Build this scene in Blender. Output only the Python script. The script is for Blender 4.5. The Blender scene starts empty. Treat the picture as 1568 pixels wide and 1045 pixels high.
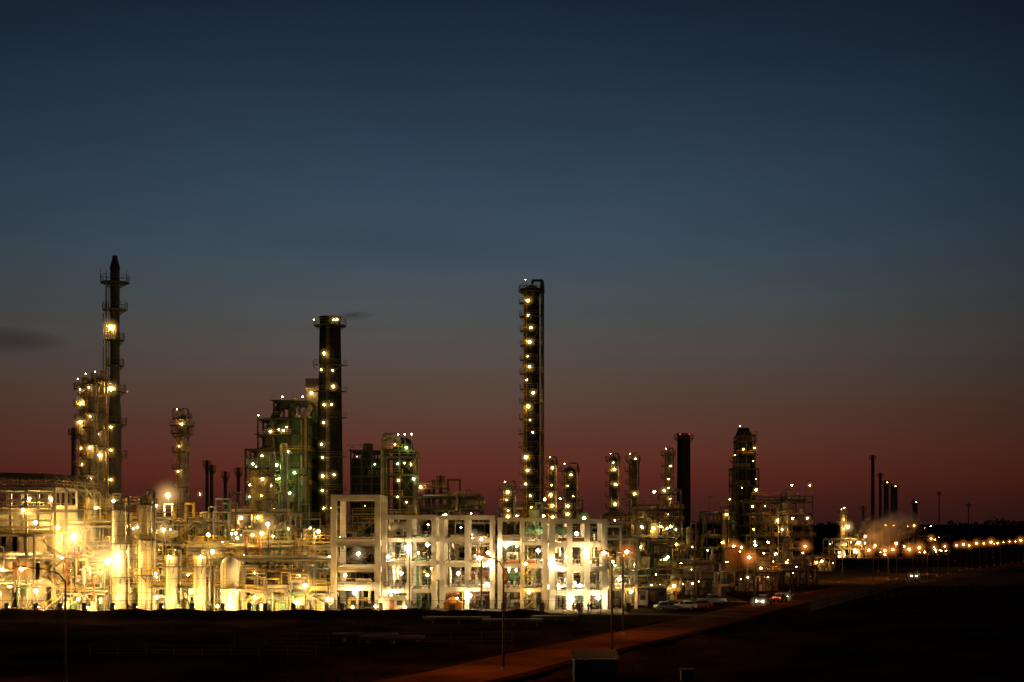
import bpy, math, random, bmesh
from mathutils import Vector, Matrix
R=random.Random(7)
F=2154.0; H=15.0
def X(px,Y): return (px-784)/F*Y
def Z(py,Y): return H-(py-800)/F*Y
def lin(c):
    return tuple(((v/255)/12.92 if v/255<=0.04045 else ((v/255+0.055)/1.055)**2.4) for v in c)

# ---------------------------------------------------------------- materials
MATS={}
def mat(name,col,rough=0.6,metal=0.0,var=0.3,scale=0.8,bump=0.0,spec=0.5):
    m=bpy.data.materials.new(name); m.use_nodes=True
    nt=m.node_tree; b=nt.nodes['Principled BSDF']
    tc=nt.nodes.new('ShaderNodeTexCoord'); n=nt.nodes.new('ShaderNodeTexNoise')
    n.inputs['Scale'].default_value=scale; n.inputs['Detail'].default_value=6
    nt.links.new(tc.outputs['Object'],n.inputs['Vector'])
    r=nt.nodes.new('ShaderNodeValToRGB')
    r.color_ramp.elements[0].position=0.32; r.color_ramp.elements[1].position=0.68
    c2=tuple(c*(1-var) for c in col)
    r.color_ramp.elements[0].color=(*c2,1); r.color_ramp.elements[1].color=(*col,1)
    nt.links.new(n.outputs['Fac'],r.inputs['Fac']); nt.links.new(r.outputs['Color'],b.inputs['Base Color'])
    b.inputs['Roughness'].default_value=rough; b.inputs['Metallic'].default_value=metal; b.inputs['Specular IOR Level'].default_value=spec
    if bump>0:
        n2=nt.nodes.new('ShaderNodeTexNoise'); n2.inputs['Scale'].default_value=scale*6; n2.inputs['Detail'].default_value=5
        nt.links.new(tc.outputs['Object'],n2.inputs['Vector'])
        bp=nt.nodes.new('ShaderNodeBump'); bp.inputs['Strength'].default_value=bump
        nt.links.new(n2.outputs['Fac'],bp.inputs['Height']); nt.links.new(bp.outputs['Normal'],b.inputs['Normal'])
    MATS[name]=m; return m
def emi(name,col,s):
    m=bpy.data.materials.new(name); m.use_nodes=True; nt=m.node_tree
    for n in list(nt.nodes): nt.nodes.remove(n)
    o=nt.nodes.new('ShaderNodeOutputMaterial'); e=nt.nodes.new('ShaderNodeEmission')
    e.inputs['Color'].default_value=(*col,1); e.inputs['Strength'].default_value=s
    nt.links.new(e.outputs[0],o.inputs[0]); MATS[name]=m
def glowmat(name,col,s):
    # painted-on glow around a lamp: self-emitting volume falling off with distance from it
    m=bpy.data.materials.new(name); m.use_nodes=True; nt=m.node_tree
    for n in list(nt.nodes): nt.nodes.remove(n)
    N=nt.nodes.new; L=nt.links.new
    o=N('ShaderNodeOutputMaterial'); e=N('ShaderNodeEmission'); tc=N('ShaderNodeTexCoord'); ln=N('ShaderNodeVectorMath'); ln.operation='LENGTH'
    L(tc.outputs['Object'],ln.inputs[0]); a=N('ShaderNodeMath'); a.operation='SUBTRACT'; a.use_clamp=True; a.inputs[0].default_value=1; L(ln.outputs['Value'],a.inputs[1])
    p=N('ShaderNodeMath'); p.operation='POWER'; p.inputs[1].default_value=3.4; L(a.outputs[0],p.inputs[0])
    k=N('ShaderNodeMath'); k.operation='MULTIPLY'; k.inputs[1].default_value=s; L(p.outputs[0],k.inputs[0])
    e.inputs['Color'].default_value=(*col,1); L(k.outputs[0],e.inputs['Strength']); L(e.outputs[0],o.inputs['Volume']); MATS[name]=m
mat('concrete',(0.58,0.48,0.34),0.85,0,0.4,0.35,0.2)
mat('steel',(0.34,0.28,0.19),0.55,0.0,0.5,0.7)
mat('darksteel',(0.055,0.05,0.042),0.6,0.0,0.4,0.5)
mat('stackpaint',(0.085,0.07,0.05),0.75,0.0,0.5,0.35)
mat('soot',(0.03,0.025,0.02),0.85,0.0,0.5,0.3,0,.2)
mat('galv',(0.46,0.43,0.35),0.45,0.4,0.4,1.0)
mat('insul',(0.55,0.49,0.38),0.5,0.2,0.35,0.9)
mat('white',(0.70,0.64,0.52),0.5,0,0.25,0.6)
mat('yellow',(0.62,0.40,0.05),0.5,0,0.25,1.0)
mat('rust',(0.28,0.10,0.035),0.85,0,0.5,0.9)
mat('grating',(0.13,0.12,0.10),0.7,0.2,0.4,2.0)
mat('green',(0.10,0.22,0.10),0.6,0,0.4,0.6)
mat('cladding',(0.58,0.45,0.27),0.6,0,0.3,0.5)
mat('tankorange',(0.5,0.22,0.07),0.6,0,0.3,0.4)
mat('tent',(0.75,0.33,0.04),0.7,0,0.2,1.0)
mat('pole',(0.06,0.05,0.045),0.6,0.3,0.3,1.0)
mat('carwhite',(0.7,0.7,0.68),0.3,0,0.05,1)
mat('carred',(0.30,0.05,0.03),0.3,0,0.1,1)
mat('carsilver',(0.3,0.3,0.31),0.3,0.5,0.1,1)
mat('glass',(0.02,0.025,0.03),0.08,0,0.1,1)
mat('tyre',(0.02,0.02,0.02),0.9,0,0.1,1)
mat('cloth',(0.06,0.07,0.12),0.9,0,0.3,3)
mat('hivis',(0.7,0.3,0.03),0.8,0,0.1,3)
mat('wood',(0.11,0.07,0.04),0.9,0,0.4,2,0,.1)
mat('leaf',(0.03,0.035,0.016),0.95,0,0.5,0.05,0,0)
mat('soil',(0.040,0.022,0.012),1.0,0,0.8,0.09,0.5,0.0)
mat('gravel',(0.12,0.09,0.06),0.95,0,0.5,0.3,0.4,0.0)
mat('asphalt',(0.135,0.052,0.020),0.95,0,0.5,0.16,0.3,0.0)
emi('l_white',(1,.83,.48),620)
emi('l_flood',(1,.66,.22),820)
emi('l_warm',(1,.61,.17),360)
emi('l_yel',(1,.66,.15),140)
emi('l_green',(.70,1,.30),160)
emi('l_orange',(1,.33,.06),190)
emi('l_sodium',(1,.31,.045),1900)
emi('l_head',(1,.85,.6),90)
emi('l_red',(1,.06,.03),4)
emi('l_small',(1,.66,.24),45)
LR={'l_white':.33,'l_flood':.36,'l_warm':.26,'l_yel':.26,'l_green':.25,'l_orange':.24,'l_sodium':.24,'l_head':.12,'l_red':.2,'l_small':.16}
glowmat('glow_white',(1,.74,.38),.5); glowmat('glow_flood',(1,.57,.18),.52); glowmat('glow_yel',(1,.62,.13),.58)
glowmat('glow_green',(.6,1,.2),.5); glowmat('glow_orange',(1,.28,.04),.8)
GLOW={'l_white':('glow_white',3.2),'l_flood':('glow_flood',3.8),'l_warm':('glow_yel',2.0),'l_yel':('glow_yel',1.6),'l_green':('glow_green',1.6),'l_orange':('glow_orange',3.0),'l_sodium':('glow_orange',2.6),'l_head':('glow_white',1.4)}
GL={}
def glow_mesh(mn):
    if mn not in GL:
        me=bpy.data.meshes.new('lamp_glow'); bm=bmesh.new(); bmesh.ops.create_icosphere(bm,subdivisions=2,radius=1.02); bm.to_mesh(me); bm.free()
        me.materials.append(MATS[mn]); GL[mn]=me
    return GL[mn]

# ---------------------------------------------------------------- mesh builder
class B:
    def __init__(s,name,M=None):
        s.name=name; s.V=[]; s.F=[]; s.MI=[]; s.S=[]; s.mats=[]; s.M=M; s.glow=[]
    def add(s,vs,fs,m,smooth=False):
        if m not in s.mats: s.mats.append(m)
        mi=s.mats.index(m); o=len(s.V)
        if s.M is not None: vs=[tuple(s.M@Vector(v)) for v in vs]
        s.V+=vs
        for f in fs:
            s.F.append(tuple(i+o for i in f)); s.MI.append(mi); s.S.append(smooth)
    def box(s,x0,x1,y0,y1,z0,z1,m):
        s.add([(x0,y0,z0),(x1,y0,z0),(x1,y1,z0),(x0,y1,z0),(x0,y0,z1),(x1,y0,z1),(x1,y1,z1),(x0,y1,z1)],
              [(3,2,1,0),(4,5,6,7),(0,1,5,4),(1,2,6,5),(2,3,7,6),(3,0,4,7)],m)
    def cyl(s,x,y,z0,z1,r0,r1,m,n=16):
        v=[];f=[]
        for i in range(n):
            a=2*math.pi*i/n; c,d=math.cos(a),math.sin(a)
            v.append((x+r0*c,y+r0*d,z0)); v.append((x+r1*c,y+r1*d,z1))
        for i in range(n):
            j=(i+1)%n; f.append((2*i,2*j,2*j+1,2*i+1))
        s.add(v,f,m,True)
        s.add([v[2*i+1] for i in range(n)],[tuple(range(n))],m)
        s.add([v[2*i] for i in range(n)],[tuple(reversed(range(n)))],m)
    def seg(s,p,q,r,m,n=6,r2=None):
        p=Vector(p);q=Vector(q);d=q-p
        if d.length<1e-5: return
        d.normalize(); u=Vector((0,0,1)) if abs(d.z)<0.9 else Vector((1,0,0))
        a=d.cross(u).normalized(); b=d.cross(a)
        r2=r if r2 is None else r2
        v=[];f=[]
        for i in range(n):
            t=2*math.pi*(i+.5)/n; w=a*math.cos(t)+b*math.sin(t)
            v.append(tuple(p+w*r)); v.append(tuple(q+w*r2))
        for i in range(n):
            j=(i+1)%n; f.append((2*j,2*i,2*i+1,2*j+1))
        f.append(tuple(2*i for i in range(n))); f.append(tuple(2*i+1 for i in reversed(range(n))))
        s.add(v,f,m,n>4)
    def tube(s,pts,r,m,n=6):
        for a,b in zip(pts[:-1],pts[1:]): s.seg(a,b,r,m,n)
        if n>5:
            for p in pts[1:-1]: s.ball(p,r*1.01,m,6,4)
    def ball(s,c,r,m,n=10,k=6,sz=1.0):
        v=[];f=[]
        for j in range(k+1):
            ph=math.pi*j/k
            for i in range(n):
                a=2*math.pi*i/n
                v.append((c[0]+r*math.sin(ph)*math.cos(a),c[1]+r*math.sin(ph)*math.sin(a),c[2]+r*sz*math.cos(ph)))
        for j in range(k):
            for i in range(n):
                i2=(i+1)%n; f.append((j*n+i,(j+1)*n+i,(j+1)*n+i2,j*n+i2))
        s.add(v,f,m,True)
    def dome(s,x,y,z,r,h,m,n=16,k=5):
        v=[];f=[]
        for j in range(k+1):
            ph=math.pi/2*j/k
            for i in range(n):
                a=2*math.pi*i/n
                v.append((x+r*math.cos(ph)*math.cos(a),y+r*math.cos(ph)*math.sin(a),z+h*math.sin(ph)))
        for j in range(k):
            for i in range(n):
                i2=(i+1)%n; f.append((j*n+i,j*n+i2,(j+1)*n+i2,(j+1)*n+i))
        s.add(v,f,m,True)
    def rail(s,pts,z,m='yellow',h=1.1):
        t=.045
        for a,b in zip(pts[:-1],pts[1:]):
            L=math.hypot(b[0]-a[0],b[1]-a[1]); n=max(1,int(L/1.8))
            for hh in (h,h*.5): s.seg((a[0],a[1],z+hh),(b[0],b[1],z+hh),t,m,4)
            for i in range(n+1):
                u=i/n; x=a[0]+(b[0]-a[0])*u; y=a[1]+(b[1]-a[1])*u
                s.seg((x,y,z),(x,y,z+h),t,m,4)
    def ring(s,x,y,z,ri,ro,a0=0,a1=360,m='grating',rm='yellow',railh=1.1):
        n=max(6,int((a1-a0)/22)); v=[];f=[];pts=[]
        for i in range(n+1):
            a=math.radians(a0+(a1-a0)*i/n); c,d=math.cos(a),math.sin(a)
            for r,zz in ((ri,z),(ro,z),(ri,z-.15),(ro,z-.15)): v.append((x+r*c,y+r*d,zz))
            pts.append((x+ro*c,y+ro*d))
        for i in range(n):
            k=4*i; f+=[(k,k+1,k+5,k+4),(k+2,k+6,k+7,k+3),(k+1,k+3,k+7,k+5)]
        s.add(v,f,m)
        if railh: s.rail(pts,z,rm,railh)
        for i in range(0,n+1,3):
            a=math.radians(a0+(a1-a0)*i/n)
            s.seg((x+ri*math.cos(a),y+ri*math.sin(a),z-1.2),(x+ro*math.cos(a),y+ro*math.sin(a),z-.2),.07,m,4)
    def ladder(s,x,y,z0,z1,m='yellow',cage=True):
        for dx in (-.25,.25): s.seg((x+dx,y,z0),(x+dx,y,z1),.05,m,4)
        z=z0
        while z<z1:
            s.seg((x-.25,y,z),(x+.25,y,z),.03,m,4); z+=.6
        if cage:
            z=z0+2.5
            while z<z1:
                P=[(x-.4,y,z),(x-.35,y-.6,z),(x,y-.8,z),(x+.35,y-.6,z),(x+.4,y,z)]
                for a,b in zip(P[:-1],P[1:]): s.seg(a,b,.035,m,4)
                z+=1.4
            for dx,dy in ((-.35,-.6),(0,-.8),(.35,-.6)): s.seg((x+dx,y+dy,z0+2.5),(x+dx,y+dy,z1),.03,m,4)
    def lamp(s,p,k='l_warm',r=None,post=True,sc=1.0,glow=1.0):
        r=(r or LR[k])*sc; x,y,z=p
        v=[(x+r,y,z),(x-r,y,z),(x,y+r,z),(x,y-r,z),(x,y,z+r),(x,y,z-r)]
        s.add(v,[(0,2,4),(2,1,4),(1,3,4),(3,0,4),(2,0,5),(1,2,5),(3,1,5),(0,3,5)],k)
        if k in GLOW and glow>0:
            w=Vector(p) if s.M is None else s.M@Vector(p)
            s.glow.append((tuple(w),GLOW[k][1]*glow*(r/LR[k])**.6,GLOW[k][0]))
        if post:
            s.box(x-r*1.1,x+r*1.1,y-r*.6,y+r*1.1,z+r+.03,z+r+.12,'pole')
            s.seg((x,y+r+.06,z+r+.1),(x,y+r+.5,z-1.3),.05,'pole',4)
    def stair(s,x,y,z0,z1,L,m='yellow'):
        z=z0; d=1
        while z<z1-.1:
            zz=min(z+3,z1); xa,xb=(x,x+L) if d>0 else (x+L,x)
            for dy in (0,1): 
                s.seg((xa,y+dy,z),(xb,y+dy,zz),.13,'steel',4); s.seg((xa,y+dy,z+1),(xb,y+dy,zz+1),.045,m,4)
                for i in range(5):
                    u=i/4; s.seg((xa+(xb-xa)*u,y+dy,z+(zz-z)*u),(xa+(xb-xa)*u,y+dy,z+(zz-z)*u+1),.035,m,4)
            for i in range(12):
                u=(i+.5)/12; xx=xa+(xb-xa)*u; zzz=z+(zz-z)*u
                s.box(xx-.15,xx+.15,y+.05,y+.95,zzz-.03,zzz+.03,'grating')
            s.box(xb-.6,xb+.6,y-.05,y+1.05,zz-.1,zz-.02,'grating')
            z=zz; d=-d
    def done(s,parent=None):
        me=bpy.data.meshes.new(s.name); me.from_pydata(s.V,[],s.F)
        for m in s.mats: me.materials.append(MATS[m])
        me.polygons.foreach_set('material_index',s.MI); me.polygons.foreach_set('use_smooth',s.S)
        me.update(); o=bpy.data.objects.new(s.name,me); bpy.context.scene.collection.objects.link(o)
        if parent: o.parent=parent
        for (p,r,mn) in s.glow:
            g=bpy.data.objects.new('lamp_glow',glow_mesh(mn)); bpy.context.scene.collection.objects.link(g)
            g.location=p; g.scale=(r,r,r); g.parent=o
        return o

PM=['insul','galv','steel','steel','rust','insul','yellow','green','galv','darksteel','darksteel','cladding']
def pipes_x(b,x0,x1,y0,y1,z,n):
    for i in range(n):
        y=y0+(y1-y0)*(i+.5)/n; r=R.choice([.08,.12,.15,.2,.28,.35]); m=R.choice(PM)
        a=x0+R.uniform(0,.15)*(x1-x0); c=x1-R.uniform(0,.15)*(x1-x0)
        zz=z+r+.02; pts=[(a,y,zz),(c,y,zz)]
        if R.random()<.4: pts=[(a,y,zz-R.uniform(1.5,4))]+pts
        if R.random()<.4: pts=pts+[(c,y,zz+R.uniform(-3,3))]
        b.tube(pts,r,m,8)
def loops(b,x0,x1,y,z0,z1):
    a=R.uniform(x0,x1); w=R.uniform(.8,3); zt=R.uniform(z0+1,z1); r=R.choice([.1,.15,.22,.3]); m=R.choice(PM)
    b.tube([(a,y,z0),(a,y,zt),(a+w,y,zt),(a+w,y,R.uniform(z0,zt))],r,m,8)
def hdrum(b,x,y,z,r,L,m):
    b.seg((x-L/2,y,z),(x+L/2,y,z),r,m,14)
    b.ball((x-L/2,y,z),r*.99,m,12,8); b.ball((x+L/2,y,z),r*.99,m,12,8)
    for dx in (-L*.3,L*.3): b.box(x+dx-.2,x+dx+.2,y-r*.8,y+r*.8,z-r-.8,z-r*.6,'concrete')
    b.cyl(x,y,z+r*.8,z+r+.9,.2,.2,m,8)
def frame(b,x0,x1,y0,y1,nx,ny,lv,cw,bh,m,plat=.5,brace=.2,rails=True):
    xs=[x0+(x1-x0)*i/nx for i in range(nx+1)]; ys=[y0+(y1-y0)*i/ny for i in range(ny+1)]
    h=cw/2
    for x in xs:
        for y in ys: b.box(x-h,x+h,y-h,y+h,0,lv[-1]+.003,m)
    for z in lv:
        for y in ys:
            for i in range(nx): b.box(xs[i]+h,xs[i+1]-h,y-h*.8,y+h*.8,z-bh,z,m)
        for x in xs:
            for j in range(ny): b.box(x-h*.8,x+h*.8,ys[j]+h,ys[j+1]-h,z-bh,z,m)
    zz=[0]+list(lv)
    for k in range(len(lv)):
        for i in range(nx):
            if R.random()<brace:
                b.seg((xs[i],ys[0],zz[k]),(xs[i+1],ys[0],zz[k+1]-bh),.09,m,4)
                b.seg((xs[i+1],ys[0],zz[k]),(xs[i],ys[0],zz[k+1]-bh),.09,m,4)
        if R.random()<plat:
            a=R.randint(0,max(0,nx-1)); c=R.randint(a+1,nx)
            b.box(xs[a]-.7,xs[c]+.7,ys[0]-1.2,ys[-1]-.2,lv[k]+.01,lv[k]+.08,'grating')
            if rails: b.rail([(xs[a]-.7,ys[0]-1.15),(xs[c]+.7,ys[0]-1.15)],lv[k]+.08); b.rail([(xs[c]+.65,ys[0]-1.15),(xs[c]+.65,ys[-1])],lv[k]+.08)
    return xs,ys
def vvessel(b,x,y,z0,z1,r,m,rings=2,lk=None):
    b.cyl(x,y,z0,z0+1.2,r*1.05,r,'concrete',14); b.cyl(x,y,z0+1.2,z1-r*.6,r,r,m,18); b.dome(x,y,z1-r*.6,r,r*.6,m,18)
    z=z0+3
    while z<z1-1: b.cyl(x,y,z,z+.08,r+.03,r+.03,'steel',18); z+=2.4
    for i in range(rings):
        z=z0+(z1-z0)*(i+1)/(rings+.25)
        b.ring(x,y,z,r,r+1.1,150,390)
        if lk: b.lamp((x+R.uniform(-.8,.8),y-r-1.0,z+1.6),lk,glow=0)
    b.ladder(x-r*.5,y-r-.15,z0+.5,z1)
    b.tube([(x+r*.4,y-.1,z1-.3),(x+r*.4,y-.1,z1+.8),(x+r+.6,y-.1,z1+.8),(x+r+.6,y-.1,z0+1)],.16,R.choice(['galv','insul']),8)

def unit(px0,px1,Y0,Y1,zt,lk=('l_warm',),nl=6,dens=1.0,name='process_unit',sm='steel',sc=1.0,gp=.4,bay=6):
    b=B(name); x0=X(px0,Y0); x1=X(px1,Y0)
    W=x1-x0; nx=max(2,int(W/bay)); lv=[]; z=R.uniform(3.0,4.5)
    while z<zt-1.5 or not lv: lv.append(min(z,zt)); z+=R.uniform(2.6,4.2)
    xs,ys=frame(b,x0,x1,Y0,Y1,nx,2,lv,.32,.35,sm,.75,.3)
    for i in range(nx):
        if R.random()<.6:
            zz=lv[-1]+R.uniform(1.0,max(1.2,zt-lv[-1]+1.5))
            for xx in (xs[i],xs[i+1]): b.box(xx-.13,xx+.13,Y0-.13,Y0+.13,lv[-1],zz,sm)
            b.box(xs[i]+.13,xs[i+1]-.13,Y0-.12,Y0+.12,zz-.3,zz,sm)
            b.rail([(xs[i],Y0-.5),(xs[i+1],Y0-.5)],zz)
    for z in lv: pipes_x(b,x0-1,x1+1,Y0+.5,Y1-.5,z+.1,int(5*dens)+2)
    for k in range(int(W*1.1*dens)):
        loops(b,x0,x1,R.uniform(Y0-1.2,Y1),R.choice([0]+lv[:-1]),zt+R.uniform(-2,2.5))
    for k in range(int(W*.28*dens)+1):
        z=R.choice([0]+lv[:-1]); r=R.uniform(.5,1.1)
        hdrum(b,R.uniform(x0+1,x1-1),R.uniform(Y0+1,Y1-1),z+r+.9,r,R.uniform(2.5,5),R.choice(['insul','white','galv','steel']))
    for k in range(int(W*.13*dens)+(1 if zt>9 else 0)):
        r=R.uniform(.5,1.2); vvessel(b,R.uniform(x0+1,x1-1),R.uniform(Y0-2.5,Y1+2),0,zt*R.uniform(.6,1.25),r,R.choice(['insul','steel','galv']),2,R.choice([None,None,lk[0]]))
    if R.random()<.7: b.stair(R.uniform(x0,max(x0+.1,x1-5)),Y0-2.4,0,lv[-1],4)
    for k in range(nl):
        z=R.choice(lv)-R.uniform(.8,1.6) if R.random()<.7 else zt+R.uniform(0,1.5)
        b.lamp((R.uniform(x0,x1),Y0-R.choice([1.4,1.4,-2,-4]),z),R.choice(lk),sc=sc*R.choice([.5,.7,.9,1.25]),glow=1 if R.random()<gp else 0)
    for k in range(int(W*2.4*dens)):
        x=R.uniform(x0,x1); y=R.uniform(Y0-1.5,Y0+3); z=R.choice([0]+lv[:-1])+.1; s=R.uniform(.15,.5)
        b.box(x-s,x+s,y-s,y+s,z,z+R.uniform(.5,1.8),R.choice(PM))
    for k in range(int(W*.8)):
        x=R.uniform(x0,x1); y=Y0-R.uniform(.4,1.6); z=R.choice([0]+lv[:-1])
        if R.random()<.5: b.seg((x,y,z),(x,y,z+R.uniform(2,6)),R.choice([.05,.08,.12]),R.choice(PM),6)
        else: b.seg((x,y,z+R.uniform(.5,3)),(x+R.uniform(1,5),y,z+R.uniform(.5,3)),R.choice([.05,.08,.1]),R.choice(PM),6)
    return b.done()

# ---------------------------------------------------------------- ground
g=B('ground'); 
def gz(x,y):
    if y<60 or y>236 or x>60 : return 0
    k=min(1,max(0,(226-y)/12))*min(1,(60-x)/10)
    berm=1.45*math.exp(-((y-221.5)/2.1)**2)*min(1,max(0,(14-x)/12))*(1+.09*math.sin(x*.7)+.07*math.sin(x*1.9)+.05*math.sin(x*.21))
    return -0.02+k*(-0.3+0.16*math.sin(x*.31+y*.17)+.1*math.sin(x*.13-y*.41)+.06*math.sin(x*.8+y*.6))+berm
N=160
xsx=[-4000,-1500,-400]+[-120+1.5*i for i in range(N)]+[300,600,1500,5000]
ysy=[-3000,-500,0,60,100]+[110+1.5*i for i in range(83)]+[260,400,900,2500,9000]
vs=[(x,y,gz(x,y) if 110<y<232 and -120<x<110 else 0) for y in ysy for x in xsx]; nx=len(xsx)
g.add(vs,[(j*nx+i,j*nx+i+1,(j+1)*nx+i+1,(j+1)*nx+i) for j in range(len(ysy)-1) for i in range(nx-1)],'soil',True); g.done()
b=B('gravel_yard'); b.box(-260,X(960,229),229,330,-.3,.12,'gravel'); b.box(X(960,229)+.01,44,262,330,-.3,.1,'gravel'); b.box(-260,150,330.01,470,-.3,.11,'gravel'); b.done()
def spline(P,n=14):
    out=[]
    Q=[P[0]]+P+[P[-1]]
    for i in range(1,len(Q)-2):
        for k in range(n):
            t=k/n; a,bb,c,d=[Vector(q) for q in Q[i-1:i+3]]
            out.append(.5*((2*bb)+(c-a)*t+(2*a-5*bb+4*c-d)*t*t+(3*bb-a-3*c+d)*t**3))
    out.append(Vector(P[-1])); return out
road=[(-40,85),(-22,112),(-7,133),(3,156),(15,182),(29,212),(43,246),(62,288),(88,340),(130,410),(182,500),(260,640),(420,900)]
C=spline(road)
def strip(b,C,off0,off1,z,m,thick=None,dash=None):
    L=[]
    for i,c in enumerate(C):
        d=(C[min(i+1,len(C)-1)]-C[max(i-1,0)]).normalized(); n=Vector((d.y,-d.x))
        L.append((c+n*off0,c+n*off1))
    for i in range(len(L)-1):
        if dash and i%dash: continue
        a0,a1=L[i]; b0,b1=L[i+1]
        b.add([(a0.x,a0.y,z),(a1.x,a1.y,z),(b1.x,b1.y,z),(b0.x,b0.y,z)],[(0,1,2,3)],m)
        if thick: 
            for p,q in ((a0,b0),(a1,b1)): b.add([(p.x,p.y,z-thick),(q.x,q.y,z-thick),(q.x,q.y,z),(p.x,p.y,z)],[(0,1,2,3)],m)
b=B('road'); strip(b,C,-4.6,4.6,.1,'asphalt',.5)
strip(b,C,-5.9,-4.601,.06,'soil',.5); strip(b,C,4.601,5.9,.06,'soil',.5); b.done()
C2=spline([(36,222),(22,226),(0,227.3),(-60,226.5),(-150,226.5)])
b=B('access_track'); strip(b,C2,-1.6,1.6,.16,'gravel',.4); b.done()

# ---------------------------------------------------------------- towers
b=B('flare_stack'); Y=290; x=X(176,Y)
b.cyl(x,Y,0,Z(640,Y),1.35,1.3,'stackpaint',20); b.cyl(x,Y,Z(640,Y),Z(600,Y),1.3,.95,'stackpaint',20); b.cyl(x,Y,Z(600,Y),Z(412,Y),.95,.95,'stackpaint',20)
b.cyl(x,Y,Z(412,Y),Z(395,Y),1.1,.5,'darksteel',16); b.cyl(x,Y,Z(395,Y),Z(392,Y),.55,.55,'darksteel',12)
for py,ro in ((433,2.9),(474,2.5),(521,1.9),(560,1.8),(600,2.2),(650,2.4),(700,2.4)):
    b.ring(x,Y,Z(py,Y),.9,ro,0,360,'grating','steel',1.4)
for dx in (-2.7,2.7,-1.5): b.seg((x+dx,Y-1,Z(433,Y)),(x+dx,Y-1,Z(433,Y)+2.6),.06,'steel',4)
b.ladder(x-1.2,Y-1.2,5,Z(433,Y)); b.tube([(x-1.8,Y,5),(x-1.8,Y,Z(440,Y)),(x,Y,Z(425,Y))],.14,'steel'); b.tube([(x-2.3,Y-.4,5),(x-2.3,Y-.4,Z(480,Y))],.1,'steel')
for py,k in ((503,'l_warm'),(597,'l_warm'),(655,'l_yel'),(690,'l_yel'),(735,'l_yel')): b.lamp((x-.4,Y-1.6,Z(py,Y)),k,sc=1.5 if py<600 else .7)
b.lamp((X(195,Y),Y,Z(600,Y)),'l_red',.15,post=False); b.seg((x,Y,Z(602,Y)),(X(195,Y),Y,Z(602,Y)),.06,'steel',4)
b.done()
def column(name,px,Y,pyt,wpx,m='stackpaint',step=24,lk='l_yel',pipe=1,taper=1.0,platw=1.1,lampy=None,sc=1.0,rm='yellow',lampx=0,jit=.5):
    b=B(name); x=X(px,Y); r=wpx/2/F*Y; zt=Z(pyt,Y)
    b.cyl(x,Y,0,2.5,r*1.25*taper,r*1.1*taper,'concrete',20); b.cyl(x,Y,2.5,zt-r*.7,r*taper,r,m,24); b.dome(x,Y,zt-r*.7,r,r*.7,m,24)
    z=6
    while z<zt-2: b.cyl(x,Y,z,z+.2,r*1.04*taper,r*1.04*taper,m,24); z+=zt*.13
    z=zt-1.0; i=0; dz=step/F*Y
    while z>6:
        a0,a1=(0,360) if i==0 else ((150,300) if i%2 else (120,330))
        b.ring(x,Y,z,r*.98,r+platw*R.uniform(.8,1.15),a0,a1,'grating',rm,1.1)
        z-=dz*R.uniform(.9,1.1); i+=1
    b.ladder(x-r*.8,Y-r-.2,3,zt,rm); 
    for k in range(pipe):
        xx=x+r+.45+.5*k; rr=.22-.05*k
        b.tube([(x+.1,Y-.2,zt-.2),(x+.1,Y-.2,zt+1.0+.2*k),(xx-.3,Y-.2,zt+1.0+.2*k),(xx,Y-.2,zt+.6),(xx,Y-.2,5)],rr,'steel',8)
        z=zt-5
        while z>5: b.box(x+r*.8,xx+.3,Y-.3,Y-.1,z,z+.15,'steel'); z-=6
    for py in (lampy or []):
        b.lamp((x+lampx*r+R.uniform(-jit,jit)*r,Y-r-.8,Z(py+R.uniform(-3,3),Y)),lk,sc=sc*R.choice([.45,.65,.9,1.2]))
    b.lamp((x-r*.8,Y-r-.8,zt+.8),'l_small',.11)
    return b
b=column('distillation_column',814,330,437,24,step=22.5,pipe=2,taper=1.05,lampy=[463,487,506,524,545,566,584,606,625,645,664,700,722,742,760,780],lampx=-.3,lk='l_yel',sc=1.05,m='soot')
Y=330
b.tube([(X(815,Y),Y-1,Z(436,Y)),(X(817,Y),Y-1,Z(431,Y)),(X(827,Y),Y-1,Z(431,Y)),(X(830.5,Y),Y-1,Z(436,Y)),(X(830.5,Y),Y-1,Z(770,Y))],.3,'stackpaint',8)
b.ring(X(814,Y),Y,Z(447,Y),1.8,3.1,0,360); b.done()
for (px,Y,pt,w,ly) in ((127,285,588,11,[600,617,648,690,712]),(140,280,580,12,[597,640,688,735]),(154,287,577,12,[590,610,665,700])):
    b=column('absorber_column',px,Y,pt,w,'steel',24,'l_warm',1,lampy=ly,sc=.78); b.done()
b=B('pipe_stack'); b.cyl(X(113,300),300,0,Z(655,300),.6,.5,'darksteel'); b.ring(X(113,300),300,Z(665,300),.5,1.1,0,360); b.done()
b=column('stripper_column',279,300,634,13,'steel',26,'l_warm',1,lampy=[648,684,720],sc=.7)
b.tube([(X(279,300),300,Z(634,300)),(X(279,300),300,Z(629,300)),(X(266,300),300,Z(627,300)),(X(264,300),300,Z(632,300))],.25,'steel',8)
b.ring(X(279,300),300,Z(652,300),1,2.6,0,360); b.ring(X(279,300),300,Z(664,300),1,2.4,0,360); b.done()
Y=330; b=B('chimney_stack'); x=X(505.5,Y); zt=Z(488,Y)
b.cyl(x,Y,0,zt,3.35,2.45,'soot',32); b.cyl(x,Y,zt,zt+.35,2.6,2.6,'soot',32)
b.ring(x,Y,Z(499,Y),2.45,3.8,0,360,'grating','steel',1.3)
for py in (560,600,640,700,750): b.ring(x,Y,Z(py,Y),2.5,4.0,180,360,'grating','steel',1.1)
for py in (545,571,594,622,652,682,704,728,752,775):
    for px in (497,514):
        if R.random()<.7: b.lamp((X(px,Y)+R.uniform(-.5,.5),Y-3.9,Z(py+R.uniform(-4,4),Y)),'l_yel',sc=R.uniform(.5,1.15))
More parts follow.
